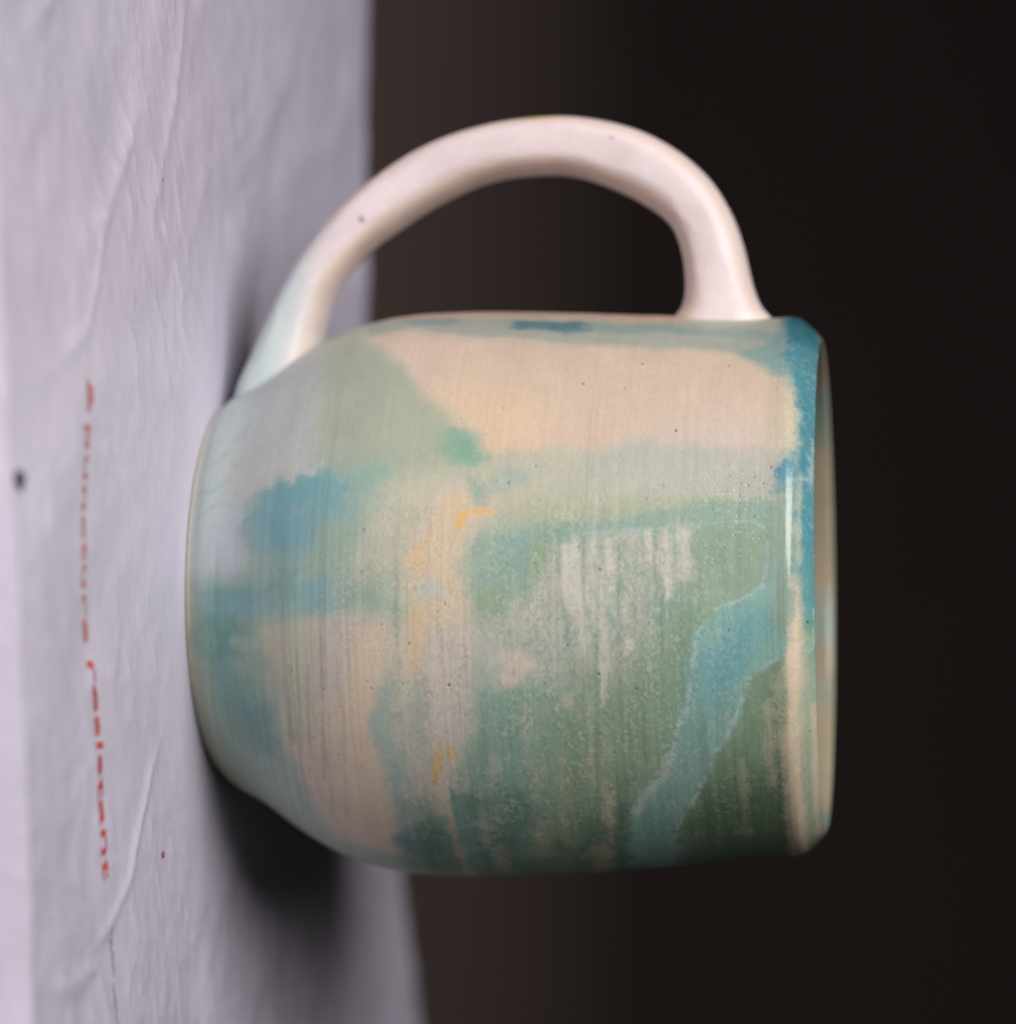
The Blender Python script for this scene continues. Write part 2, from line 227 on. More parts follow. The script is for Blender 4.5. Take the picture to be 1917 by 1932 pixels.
    ('f', (98, 146, 142), 0.7, 1.5, 1.2, 3, 0.2, 0.0, [(-1.8, 3.7), (-3.0, 6.3), (-0.5, 9.9), (3.0, 6.3), (1.8, 4.2)]),
    ('f', (112, 148, 132), 0.8, 2.2, 1, 5, 0.15, 0.0, [(5.5, 1.9), (5.5, 10.7), (12.5, 12.3), (23.5, 11.0), (38.5, 10.7), (38.8, 7.2), (27.8, 3.7), (16.2, 1.6)]),
    ('f', (100, 146, 150), 0.6, 1.4, 0.8, 3, 0.1, 0.0, [(10.8, 4.4), (8.5, 8.0), (16.5, 8.7), (25.0, 5.6)]),
    ('f', (104, 150, 148), 0.5, 1.5, 0.8, 3, 0.1, 0.0, [(24.0, 7.5), (29.2, 10.6), (38.5, 10.7), (36.0, 8.3)]),
    ('f', (108, 156, 166), 0.7, 1.3, 1.8, 2.2, 0.5, 0.0, [(2.5, 2.9), (0.8, 10.7), (4.2, 11.6), (7.3, 4.6)]),
    ('f', (88, 140, 132), 0.7, 1.3, 1.8, 2.2, 0.5, 0.0, [(8.0, 4.4), (6.8, 8.0), (17.2, 6.9), (16.5, 4.3)]),
    ('f', (150, 174, 158), 0.7, 1.3, 1.8, 2.2, 0.5, 0.0, [(11.2, 7.9), (9.0, 12.4), (17.8, 11.8), (20.8, 8.4)]),
    ('f', (110, 156, 148), 0.7, 1.3, 1.8, 2.2, 0.5, 0.0, [(20.8, 5.0), (22.0, 8.4), (32.5, 8.5), (31.8, 5.2)]),
    ('f', (100, 144, 138), 0.7, 1.3, 1.8, 2.2, 0.5, 0.0, [(31.5, 7.7), (26.5, 12.6), (39.2, 13.3), (43.5, 9.4)]),
    ('f', (172, 172, 150), 0.7, 1.3, 1.8, 2.2, 0.5, 0.0, [(8.0, 10.7), (8.5, 14.1), (14.3, 14.8), (13.8, 12.3)]),
    ('f', (120, 164, 168), 0.7, 1.3, 1.8, 2.2, 0.5, 0.0, [(-2.8, 18.4), (-3.2, 23.9), (1.2, 24.7), (2.5, 20.0)]),
    ('f', (112, 152, 138), 0.7, 1.3, 1.8, 2.2, 0.5, 0.0, [(-3.0, 11.6), (-4.5, 16.7), (-0.8, 18.4), (1.0, 13.4)]),
    ('f', (172, 174, 144), 0.8, 1.6, 0.6, 5, 0, 0.0, [(20.2, 0.1), (17.8, 1.7), (33.8, 2.6), (51.2, 3.6), (73.0, 6.2), (88.3, 2.7), (65.8, 0.1), (36.5, 0.1)]),
    ('l', (206, 178, 138), 0.5, 0.5, 0.2, 4, 0, 0.46, [(-87.6, 0.1), (-8.0, 0.1), (2.8, 0.1), (13.8, 0.1), (25.5, 0.1), (34.5, 0.3)]),
    ('f', (200, 180, 158), 1, 1.3, 0.5, 3, 0.15, 0.0, [(8.5, 13.1), (6.5, 18.4), (5.0, 24.7), (3.5, 31.1), (9.5, 31.6), (15.8, 30.0), (18.5, 29.2), (23.5, 28.5), (31.0, 29.5), (41.2, 30.5), (52.8, 30.3), (61.3, 29.7), (65.5, 28.0), (67.5, 21.7), (52.0, 17.8), (38.2, 16.2), (31.8, 15.1), (19.5, 16.8), (14.3, 14.8)]),
    ('f', (164, 170, 146), 0.7, 1.6, 1, 3, 0.4, 0.0, [(8.2, 12.9), (5.5, 23.2), (15.0, 22.1), (24.2, 20.9), (32.5, 18.7), (34.2, 15.8), (19.8, 16.4), (13.2, 14.5)]),
    ('f', (206, 182, 150), 0.6, 1.8, 0.8, 4, 0.1, 0.0, [(8.5, 24.7), (7.0, 30.8), (17.5, 29.0), (24.0, 28.4), (40.0, 30.0), (61.8, 29.0), (62.2, 23.9), (30.8, 23.7)]),
    ('f', (186, 172, 170), 0.6, 1.4, 0.8, 3, 0.2, 0.0, [(7.8, 21.2), (6.2, 25.5), (17.8, 25.2), (25.0, 22.5), (18.5, 21.2)]),
    ('l', (128, 140, 116), 0.45, 0.3, 0.3, 4, 0.15, 0.18, [(8.5, 22.0), (23.5, 21.7), (41.5, 20.7)]),
    ('l', (128, 140, 116), 0.35, 0.3, 0.3, 4, 0.15, 0.15, [(10.0, 20.0), (26.5, 19.4), (48.2, 18.0)]),
    ('l', (128, 140, 116), 0.35, 0.3, 0.3, 4, 0.15, 0.23, [(12.2, 18.3), (23.2, 18.0), (36.0, 17.6)]),
    ('l', (128, 140, 116), 0.5, 0.3, 0.3, 4, 0.15, 0.12, [(6.2, 24.2), (14.3, 24.2), (22.5, 24.2)]),
    ('l', (128, 140, 116), 0.3, 0.3, 0.3, 4, 0.15, 0.11, [(6.8, 25.8), (12.8, 26.0), (18.8, 26.1)]),
    ('l', (128, 140, 116), 0.3, 0.3, 0.3, 4, 0.15, 0.15, [(21.2, 24.8), (34.5, 24.2), (51.8, 23.1)]),
    ('l', (128, 140, 116), 0.3, 0.3, 0.3, 4, 0.15, 0.15, [(25.0, 22.5), (37.2, 21.8), (53.5, 20.7)]),
    ('l', (128, 140, 116), 0.4, 0.3, 0.3, 4, 0.15, 0.31, [(16.0, 17.0), (24.5, 16.7), (33.8, 16.5)]),
    ('f', (182, 178, 164), 0.5, 0.5, 0.5, 2, 0.6, 0.0, [(7.5, 13.3), (5.5, 18.4), (4.2, 24.7), (3.2, 31.1), (4.0, 31.0), (5.5, 24.7), (7.0, 18.4)]),
    ('f', (158, 172, 154), 0.85, 1.8, 0.8, 5, 0.1, 0.0, [(63.2, 6.5), (44.8, 12.7), (48.8, 17.4), (63.0, 20.6), (65.2, 28.2), (72.8, 36.0), (118, 35.9), (118, 25.8), (117.5, 14.9)]),
    ('f', (148, 170, 160), 0.75, 0.9, 0.9, 3, 0.35, 0.0, [(18.5, 29.2), (16.2, 31.6), (22.8, 32.0), (32.0, 32.0), (44.0, 32.6), (52.2, 33.4), (63.2, 33.1), (64.0, 29.3), (52.8, 30.5), (40.0, 30.6), (29.8, 29.8), (23.5, 28.9)]),
    ('f', (132, 158, 162), 0.55, 1.0, 0.8, 3, 0.3, 0.0, [(34.8, 30.2), (34.5, 31.5), (47.2, 32.8), (54.5, 31.0), (42.8, 30.8)]),
    ('f', (126, 150, 128), 0.8, 1.5, 1, 3, 0.3, 0.0, [(44.0, 32.6), (42.2, 36.2), (48.5, 37.7), (60.0, 38.0), (118, 36.7), (118, 28.0), (65.8, 29.3)]),
    ('f', (88, 128, 152), 0.7, 1.1, 0.5, 2, 0.1, 0.0, [(54.5, 30.3), (53.2, 32.3), (58.2, 32.4), (62.2, 31.0), (60.3, 29.8)]),
    ('f', (70, 124, 112), 0.7, 1.0, 0.6, 2, 0.2, 0.0, [(52.2, 33.4), (53.8, 36.4), (62.8, 35.9), (63.2, 33.1)]),
    ('f', (84, 138, 132), 0.8, 0.8, 0.5, 2, 0.15, 0.0, [(39.5, 38.6), (42.2, 39.6), (51.8, 39.9), (57.7, 38.8), (48.2, 38.5)]),
    ('f', (96, 140, 132), 0.6, 1.2, 0.8, 3, 0.3, 0.0, [(51.8, 40.3), (48.5, 46.6), (65.5, 46.0), (72.5, 39.1)]),
    ('l', (204, 182, 154), 0.9, 0.5, 0.3, 3, 0.1, 0.54, [(38.0, 38.0), (46.8, 38.2), (53.8, 38.3), (63.8, 38.3), (80.8, 38.3)]),
    ('l', (196, 172, 142), 0.6, 0.5, 0.3, 3, 0.3, 0.46, [(66.5, 40.9), (72.2, 41.1), (89.6, 41.1)]),
    ('l', (176, 188, 186), 0.6, 0.2, 0.3, 2, 0.3, 0.15, [(29.2, 38.8), (38.0, 38.5), (46.8, 38.5)]),
    ('f', (80, 122, 102), 0.7, 1.4, 1.8, 2.2, 0.7, 0.0, [(61.0, 30.3), (48.5, 34.6), (51.8, 38.0), (68.5, 38.0), (74.0, 32.0)]),
    ('f', (80, 122, 102), 0.7, 1.4, 1.8, 2.2, 0.7, 0.0, [(55.5, 41.6), (52.0, 46.3), (58.5, 51.9), (89.3, 51.2), (97.2, 38.6)]),
    ('f', (80, 122, 102), 0.7, 1.4, 1.8, 2.2, 0.7, 0.0, [(39.5, 45.0), (42.5, 49.9), (52.2, 50.1), (53.8, 44.7)]),
    ('f', (80, 122, 102), 0.7, 1.4, 1.8, 2.2, 0.7, 0.0, [(58.8, 53.3), (54.0, 62.6), (113.1, 60.3), (109.8, 52.7)]),
    ('f', (80, 122, 102), 0.7, 1.4, 1.8, 2.2, 0.7, 0.0, [(42.2, 39.6), (43.8, 42.4), (60.0, 42.7), (60.0, 39.6)]),
    ('f', (186, 176, 140), 0.6, 0.8, 1.0, 1.8, 0.6, 0.0, [(60.0, 43.4), (61.3, 45.2), (72.8, 44.5), (72.2, 42.7)]),
    ('f', (186, 176, 140), 0.6, 0.8, 1.0, 1.8, 0.6, 0.0, [(54.0, 49.3), (55.2, 51.4), (66.2, 50.1), (64.2, 48.4)]),
    ('f', (186, 176, 140), 0.6, 0.8, 1.0, 1.8, 0.6, 0.0, [(61.8, 56.9), (62.5, 59.9), (87.1, 58.4), (85.0, 55.6)]),
    ('f', (186, 176, 140), 0.6, 0.8, 1.0, 1.8, 0.6, 0.0, [(51.8, 42.2), (51.8, 43.4), (60.0, 43.1), (60.0, 41.7)]),
    ('f', (128, 164, 140), 0.9, 0.9, 0.5, 2.5, 0.1, 0.0, [(-27.8, 38.3), (-32.0, 39.3), (-32.0, 41.9), (-28.2, 43.5), (-25.5, 44.5), (-23.8, 42.7), (-25.0, 39.3)]),
    ('f', (110, 158, 136), 0.6, 0.8, 0.4, 2, 0.1, 0.0, [(-29.5, 40.3), (-29.5, 42.1), (-26.0, 42.6), (-26.0, 40.8)]),
    ('f', (138, 164, 148), 0.8, 0.9, 0.5, 2, 0.15, 0.0, [(-22.2, 42.1), (-21.8, 43.9), (-19.0, 45.2), (-16.8, 44.0), (-18.5, 42.7)]),
    ('f', (150, 172, 158), 0.7, 0.8, 0.5, 2, 0.3, 0.0, [(-21.8, 45.0), (-24.5, 47.1), (-22.2, 49.7), (-20.0, 48.8), (-19.5, 45.8)]),
    ('f', (142, 166, 150), 0.85, 1.3, 0.9, 3, 0.35, 0.0, [(-8.8, 43.5), (-10.8, 48.3), (-11.2, 52.5), (-7.8, 53.3), (-2.8, 51.2), (1.2, 48.4), (4.8, 46.2), (0.2, 44.0), (-4.8, 42.9)]),
    ('f', (128, 162, 162), 0.6, 1.2, 0.6, 3, 0.2, 0.0, [(-8.8, 47.6), (-9.2, 51.2), (-5.8, 50.9), (-4.2, 48.8)]),
    ('f', (150, 164, 112), 0.6, 1.2, 0.6, 3, 0.2, 0.0, [(-7.8, 51.2), (-7.8, 53.3), (-2.8, 52.4), (-3.7, 50.6)]),
    ('f', (140, 158, 110), 0.6, 1.2, 0.6, 3, 0.2, 0.0, [(0.2, 44.7), (-0.8, 47.6), (4.2, 47.6), (4.8, 45.8)]),
    ('f', (116, 152, 150), 0.8, 1.0, 0.5, 3, 0.15, 0.0, [(-56.2, 78.1), (-51.0, 83.0), (-43.8, 86.9), (-36.0, 88.1), (-29.2, 87.9), (-26.5, 86.4), (-17.2, 85.3), (-10.8, 85.8), (8.0, 85.8), (8.2, 88.1), (-23.5, 90.0), (-69.5, 89.3), (-81.2, 85.1), (-62.2, 84.1)]),
    ('f', (150, 162, 140), 0.8, 0.8, 0.5, 3, 0.25, 0.0, [(-16.8, 85.3), (-21.8, 87.2), (-11.0, 88.0), (-0.2, 87.9), (8.0, 87.2), (8.0, 85.3), (-4.5, 85.4)]),
    ('f', (60, 130, 144), 1, 0.7, 0.5, 2.0, 0.2, 0.0, [(-103.6, 85.3), (-74.0, 90.6), (9.0, 90.6), (9.0, 90.3), (6.2, 88.7), (-2.2, 88.5), (-11.0, 88.3), (-18.5, 87.9), (-25.5, 87.8), (-32.2, 88.4), (-37.8, 88.4), (-46.0, 87.3), (-57.0, 86.1)]),
    ('f', (38, 104, 118), 0.8, 1.0, 0.4, 3, 0.05, 0.0, [(-103.6, 85.3), (-109.3, 87.6), (-77.8, 90.2), (-61.3, 88.0), (-66.5, 85.8)]),
    ('f', (80, 148, 160), 0.4, 1.6, 0.6, 3, 0.15, 0.0, [(-22.2, 88.4), (-24.0, 90.4), (2.2, 90.4), (2.0, 88.7)]),
    ('f', (70, 136, 160), 0.95, 0.5, 0.4, 1.5, 0.15, 0.0, [(-23.5, 85.1), (-25.5, 86.1), (-25.5, 87.5), (-22.5, 87.6), (-21.2, 86.4), (-22.0, 85.4)]),
    ('f', (92, 146, 156), 0.8, 0.6, 0.4, 1.5, 0.3, 0.0, [(-19.8, 84.8), (-20.8, 86.4), (-20.2, 87.6), (-18.2, 86.6), (-18.2, 85.1)]),
    ('f', (92, 150, 140), 0.8, 0.9, 0.5, 2, 0.2, 0.0, [(5.2, 88.6), (5.5, 90.6), (18.5, 90.6), (16.8, 89.8), (10.8, 88.9)]),
    ('f', (80, 148, 172), 0.6, 0.8, 0.4, 2, 0.1, 0.0, [(3.0, 89.0), (3.7, 90.4), (7.8, 90.3), (7.0, 89.1)]),
    ('f', (92, 142, 96), 0.7, 0.7, 0.4, 2, 0.1, 0.0, [(9.0, 88.6), (9.0, 90.2), (11.8, 90.1), (12.0, 89.2)]),
    ('f', (104, 154, 146), 0.7, 2.6, 0.8, 3, 0.2, 0.0, [(-1.2, 88.7), (-1.2, 90.6), (23.5, 90.6), (22.0, 88.7), (10.5, 88.6)]),
    ('f', (212, 186, 158), 1, 0.8, 0.4, 3, 0.2, 0.0, [(14.5, 86.6), (7.0, 87.5), (-2.2, 87.9), (-0.2, 88.5), (8.5, 88.6), (16.2, 88.9), (41.2, 88.5), (63.0, 88.5), (118, 86.6), (118, 85.3), (58.8, 85.6), (32.8, 85.9)]),
    ('f', (150, 164, 136), 0.85, 1.4, 0.5, 3, 0.25, 0.0, [(18.0, 88.9), (15.5, 90.6), (81.5, 90.6), (118, 86.7), (62.5, 88.4), (39.8, 88.5)]),
    ('l', (206, 182, 154), 0.7, 0.4, 0.2, 4, 0.2, 0.38, [(26.8, 90.0), (44.0, 90.0), (68.5, 89.7), (81.5, 90.6)]),
    ('l', (186, 200, 196), 0.4, 0.2, 0.3, 1.5, 0.5, 0.15, [(5.5, 90.4), (11.5, 90.4), (13.8, 90.0), (13.8, 88.9)]),
    ('l', (190, 202, 198), 0.35, 0.3, 0.3, 2, 0.4, 0.23, [(-33.0, 90.2), (-26.0, 90.0), (-20.2, 89.8)]),
    ('l', (200, 186, 160), 0.6, 0.5, 0.2, 3, 0.2, 0.31, [(-22.5, 88.7), (-15.5, 88.4), (-4.5, 88.5)]),
    ('l', (150, 180, 186), 0.6, 0.25, 0.3, 2, 0.2, 0.19, [(-21.2, 87.6), (-22.0, 89.0), (-22.8, 90.2)]),
    ('l', (200, 194, 160), 0.5, 1.0, 0.3, 3, 0, 0.62, [(-90.3, 6.8), (-88.5, 10.7), (-79.8, 15.9)]),
    ('f', (120, 156, 158), 0.7, 0.5, 0.3, 2, 0, 0.0, [(-97.4, 6.0), (-95.3, 7.0), (-89.6, 6.6), (-91.6, 5.8)]),
    ('l', (146, 156, 154), 0.4, 0.6, 0.3, 3, 0, 0.31, [(-62.2, 8.8), (-61.3, 4.7), (-52.8, 3.6)]),  # this and the next grey strokes paint shadow lines low on the body
    ('l', (146, 156, 154), 0.4, 0.6, 0.3, 3, 0, 0.31, [(-47.2, 7.9), (-40.0, 5.2), (-36.0, 3.0)]),
    ('l', (146, 156, 154), 0.4, 0.6, 0.3, 3, 0, 0.31, [(-30.2, 6.8), (-27.8, 3.6), (-28.5, 1.6)]),
    ('l', (146, 156, 154), 0.4, 0.6, 0.3, 3, 0, 0.31, [(-20.5, 8.3), (-23.2, 5.2), (-20.8, 1.8)]),
    ('l', (146, 156, 154), 0.4, 0.6, 0.3, 3, 0, 0.31, [(-63.0, 10.4), (-66.5, 5.8)]),
]
PINHOLES = [(-44.5, 57.1, 0.2), (-51.2, 65.1, 0.18), (-32.5, 70.8, 0.22), (-51.0, 77.9, 0.17), (-24.0, 84.6, 0.17), (-4.0, 60.7, 0.2), (16.0, 60.5, 0.18), (10.2, 56.3, 0.17), (17.5, 39.9, 0.2), (2.0, 39.6, 0.15), (-20.2, 81.4, 0.14), (-22.0, 82.3, 0.14), (-20.5, 83.5, 0.14), (-18.0, 80.2, 0.12), (-21.0, 47.9, 0.15), (-24.5, 51.5, 0.12), (-35.0, 40.6, 0.12), (-57.7, 47.9, 0.12), (-48.2, 54.6, 0.11), (-37.8, 46.3, 0.1), (8.0, 89.5, 0.18), (18.5, 29.0, 0.12), (34.0, 23.4, 0.12), (19.5, 22.0, 0.11), (8.5, 78.7, 0.15), (19.2, 65.6, 0.15), (6.0, 30.8, 0.12), (17.2, 33.4, 0.11), (12.0, 42.4, 0.12)]

# ------------------------------------------------------------------ materials
def new_mat(name):
    m = bpy.data.materials.new(name)
    m.use_nodes = True
    nt = m.node_tree
    return m, nt, nt.nodes["Principled BSDF"]

def node(nt, typ, **kw):
    n = nt.nodes.new(typ)
    for k, v in kw.items():
        setattr(n, k, v)
    return n

def noise_node(nt, vec, scale, detail=3.0, rough=0.55):
    n = node(nt, 'ShaderNodeTexNoise')
    n.inputs['Scale'].default_value = scale
    n.inputs['Detail'].default_value = detail
    n.inputs['Roughness'].default_value = rough
    nt.links.new(vec, n.inputs['Vector'])
    return n

def ramp(nt, fac, stops):
    r = node(nt, 'ShaderNodeValToRGB')
    e = r.color_ramp.elements
    while len(e) < len(stops):
        e.new(0.5)
    for el, (p, c) in zip(e, stops):
        el.position = p
        el.color = (*c, 1) if len(c) == 3 else c
    nt.links.new(fac, r.inputs[0])
    return r

def mapping(nt, src, scale=(1, 1, 1), rotz=0.0):
    m = node(nt, 'ShaderNodeMapping')
    m.inputs['Scale'].default_value = scale
    m.inputs['Rotation'].default_value = (0, 0, rotz)
    nt.links.new(src, m.inputs['Vector'])
    return m.outputs[0]

def math_node(nt, op, a, b=None):
    m = node(nt, 'ShaderNodeMath', operation=op)
    for i, v in enumerate((a, b)):
        if v is None:
            continue
        if isinstance(v, (int, float)):
            m.inputs[i].default_value = v
        else:
            nt.links.new(v, m.inputs[i])
    return m.outputs[0]

def mix_color(nt, fac, a, b, blend='MIX'):
    m = node(nt, 'ShaderNodeMix', data_type='RGBA', blend_type=blend)
    for sock, v in ((m.inputs[0], fac), (m.inputs[6], a), (m.inputs[7], b)):
        if isinstance(v, (int, float)):
            sock.default_value = v
        elif isinstance(v, tuple):
            sock.default_value = (*v, 1)
        else:
            nt.links.new(v, sock)
    return m.outputs[2]

def glaze_material(name, grain):
    m, nt, b = new_mat(name)
    att = node(nt, 'ShaderNodeAttribute', attribute_name='glaze')
    gl = node(nt, 'ShaderNodeAttribute', attribute_name='gloss')
    tc = node(nt, 'ShaderNodeTexCoord')
    obj = tc.outputs['Object']
    fine = noise_node(nt, mapping(nt, obj, (1, 1, 1.7)), 2600, 2.0, 0.6)
    mid = noise_node(nt, mapping(nt, obj, (1, 1, 2.2)), 700, 3.0, 0.6)
    f1 = ramp(nt, fine.outputs[0], [(0.28, (1 - grain,) * 3), (0.72, (1 + grain * 0.55,) * 3)])
    f2 = ramp(nt, mid.outputs[0], [(0.3, (1 - grain * 0.45,) * 3), (0.7, (1 + grain * 0.35,) * 3)])
    c = mix_color(nt, 1.0, att.outputs['Color'], f1.outputs[0], 'MULTIPLY')
    c = mix_color(nt, 1.0, c, f2.outputs[0], 'MULTIPLY')
    nt.links.new(c, b.inputs['Base Color'])
    # gloss attribute 0 = dry matt glaze, 1 = wet glassy glaze
    r0 = math_node(nt, 'MULTIPLY', gl.outputs['Fac'], -0.40)
    r1 = math_node(nt, 'ADD', r0, 0.50)
    r2 = math_node(nt, 'MULTIPLY', math_node(nt, 'SUBTRACT', mid.outputs[0], 0.5), 0.25)
    r3 = math_node(nt, 'ADD', r1, r2)
    nt.links.new(r3, b.inputs['Roughness'])
    b.inputs['Specular IOR Level'].default_value = 0.45
    hgt = math_node(nt, 'ADD', math_node(nt, 'MULTIPLY', fine.outputs[0], 0.5), mid.outputs[0])
    bump = node(nt, 'ShaderNodeBump')
    bump.inputs['Strength'].default_value = 0.35
    bump.inputs['Distance'].default_value = 0.00008
    nt.links.new(hgt, bump.inputs['Height'])
    nt.links.new(bump.outputs[0], b.inputs['Normal'])
    return m

def mailer_material():
    m, nt, b = new_mat('white_poly_film')
    tc = node(nt, 'ShaderNodeTexCoord')
    obj = tc.outputs['Object']
    soft = noise_node(nt, mapping(nt, obj, (1, 1.6, 1), 0.17), 22, 4.0, 0.6)
    fib = noise_node(nt, mapping(nt, obj, (0.5, 1.5, 1), 0.17), 900, 4.0, 0.65)
    fine = noise_node(nt, obj, 2600, 2.0, 0.6)
    c = ramp(nt, soft.outputs[0], [(0.3, (0.665, 0.612, 0.725)), (0.7, (0.745, 0.69, 0.815))])
    g = ramp(nt, fib.outputs[0], [(0.3, (0.93, 0.93, 0.93)), (0.7, (1.03, 1.03, 1.03))])
    c2 = mix_color(nt, 1.0, c.outputs[0], g.outputs[0], 'MULTIPLY')
    nt.links.new(c2, b.inputs['Base Color'])
    rr = ramp(nt, soft.outputs[0], [(0.3, (0.26,) * 3), (0.7, (0.38,) * 3)])
    nt.links.new(rr.outputs[0], b.inputs['Roughness'])
    b.inputs['Specular IOR Level'].default_value = 0.5
    h = math_node(nt, 'ADD', math_node(nt, 'MULTIPLY', fib.outputs[0], 1.0), math_node(nt, 'MULTIPLY', fine.outputs[0], 0.35))
    bump = node(nt, 'ShaderNodeBump')
    bump.inputs['Strength'].default_value = 0.35
    bump.inputs['Distance'].default_value = 0.0002
    nt.links.new(h, bump.inputs['Height'])
    nt.links.new(bump.outputs[0], b.inputs['Normal'])
    return m

def plain_material(name, c0, c1, scale, rough, spec=0.3, bump_d=0.0):
    m, nt, b = new_mat(name)
    tc = node(nt, 'ShaderNodeTexCoord')
    n = noise_node(nt, tc.outputs['Object'], scale, 4.0)
    r = ramp(nt, n.outputs[0], [(0.3, c0), (0.7, c1)])
    nt.links.new(r.outputs[0], b.inputs['Base Color'])
    b.inputs['Roughness'].default_value = rough
    b.inputs['Specular IOR Level'].default_value = spec
    if bump_d:
        bump = node(nt, 'ShaderNodeBump')
        bump.inputs['Strength'].default_value = 0.5
        bump.inputs['Distance'].default_value = bump_d
        nt.links.new(n.outputs[0], bump.inputs['Height'])
        nt.links.new(bump.outputs[0], b.inputs['Normal'])
    return m

# ------------------------------------------------------------------ object helpers
def grid_mesh(name, V, nu, nv, wrap_u=False, wrap_v=False):
    """V: (nu*nv, 3) metres, index = i*nv + j; quads between neighbours."""
    iu = np.arange(nu if wrap_u else nu - 1)
    jv = np.arange(nv if wrap_v else nv - 1)
    I, J = np.meshgrid(iu, jv, indexing='ij')
    I2, J2 = (I + 1) % nu, (J + 1) % nv
    Q = np.stack([I * nv + J, I * nv + J2, I2 * nv + J2, I2 * nv + J], -1).reshape(-1, 4)
    me = bpy.data.meshes.new(name)
    n = len(Q)
    me.vertices.add(len(V))
    me.vertices.foreach_set('co', np.asarray(V, np.float32).ravel())
    me.loops.add(n * 4)
    me.loops.foreach_set('vertex_index', Q.astype(np.int32).ravel())
    me.polygons.add(n)
    me.polygons.foreach_set('loop_start', np.arange(0, n * 4, 4, dtype=np.int32))
    me.polygons.foreach_set('use_smooth', np.ones(n, dtype=bool))
    me.update(calc_edges=True)
    me.validate()
    return me

def add_attrs(me, rgb, gloss):
    a = me.attributes.new('glaze', 'FLOAT_COLOR', 'POINT')
    a.data.foreach_set('color', np.concatenate([rgb, np.ones((len(rgb), 1))], 1).astype(np.float32).ravel())
    g = me.attributes.new('gloss', 'FLOAT', 'POINT')
    g.data.foreach_set('value', gloss.astype(np.float32))

def link(name, me, mat, parent=None):
    ob = bpy.data.objects.new(name, me)
    COL.objects.link(ob)
    if mat:
        me.materials.append(mat)
    if parent:
        ob.parent = parent
    return ob

# ------------------------------------------------------------------ mailer: a closed flat bag with wrinkles (mm)
FAR = np.array([(-230, 112), (-150, 122), (-113, 122.5), (-83, 119.8), (-51.6, 119.4), (-20, 124), (20, 146), (58, 166.6), (73, 175.7), (91.3, 188.7), (130, 214), (230, 270)], float)
TABLE_Z = -6.0
X_LO, X_HI = -205.0, 116.0

def poly_dist(x, y, P):
    """distance to a polyline, position along it (0..1)"""
    best = np.full(np.shape(x), 1e9)
    pos = np.zeros(np.shape(x))
    n = len(P) - 1
    for i in range(n):
        (ax, ay), (bx, by) = P[i], P[i + 1]
        dx, dy = bx - ax, by - ay
        t = np.clip(((x - ax) * dx + (y - ay) * dy) / (dx * dx + dy * dy), 0, 1)
        d = np.hypot(x - ax - t * dx, y - ay - t * dy)
        m = d < best
        best = np.where(m, d, best)
        pos = np.where(m, (i + t) / n, pos)
    return best, pos

CREASES = [  # polyline, height, width
    ([(-25, -106), (-29, -94.4), (-32.9, -84.8), (-40.8, -79.8), (-50, -74)], 0.85, 1.6),
    ([(-66, -56), (-59.2, -63.1), (-49.4, -73.9), (-44, -84)], 0.7, 2.2),
    ([(20, -40), (24.7, -47), (31, -53.4), (39.3, -61), (44.6, -70.5), (47, -80)], 0.75, 1.2),
    ([(62, -66), (53, -72), (48.7, -75), (49.4, -87), (48.8, -104)], 0.8, 1.5),
    ([(-80, -92), (-71.7, -102.1), (-65.8, -113.3)], 0.7, 2.2),
    ([(0, -118), (4, -104), (12, -92), (14, -84)], 0.45, 2.0),
    ([(-12, -104), (-3, -95), (2, -89)], 0.4, 1.8),
    ([(26, -108), (30, -98), (40, -88)], 0.4, 2.2),
    ([(-95, -30), (-70, -36), (-48, -52)], 0.55, 2.5),
    ([(-110, 60), (-85, 40), (-66, 10), (-60, -14)], 0.7, 4.0),
    ([(-95, 108), (-78, 80), (-74, 52)], 0.9, 4.5),
    ([(60, 30), (75, 8), (84, -30)], 0.6, 3.0),
    ([(45, 120), (66, 92), (98, 80)], 0.8, 5.0),
    ([(-60, 118), (-54, 90), (-40, 70)], 0.7, 4.0),
]

def mailer_height(x, y):
    c, s = math.cos(0.17), math.sin(0.17)
    xr, yr = c * x + s * y, -s * x + c * y
    n1 = fbm(xr / 46, yr / 60, 11, 3) - 0.5
    n2 = 1 - np.abs(2 * fbm(xr / 26 + 0.4 * yr / 26, yr / 40, 23, 3) - 1)
    n3 = fbm(xr / 7, yr / 5, 37, 3) - 0.5
    n4 = 1 - np.abs(2 * fbm(xr / 11 - 0.5 * yr / 11, yr / 15, 29, 4, 0.55) - 1)
    h = 2.0 * n1 + 0.55 * (n2 - 0.75) + 0.14 * n3 + 0.28 * (n4 ** 3 - 0.4)
    for P, a, w in CREASES:
        a = 0.62 * a
        d, t = poly_dist(x, y, P)
        taper = np.sin(math.pi * np.clip(t, 0.02, 0.98)) ** 0.6
        h = h + a * taper * (np.exp(-(d / w) ** 1.4) - 0.35 * np.exp(-(d / (3.2 * w)) ** 2))
    # the seam where the front edge of the bag is folded over
    yf = ridge_y(x)
    h = h + 0.9 * np.exp(-((y - yf) / 2.2) ** 2)
    flat = sstep(29.0, 52.0, np.hypot(x, y))
    return h * flat - 0.02

def ridge_y(x):
    return -114.7 + 0.175 * (x - 13) + 0.5 * np.sin(x / 21.0)

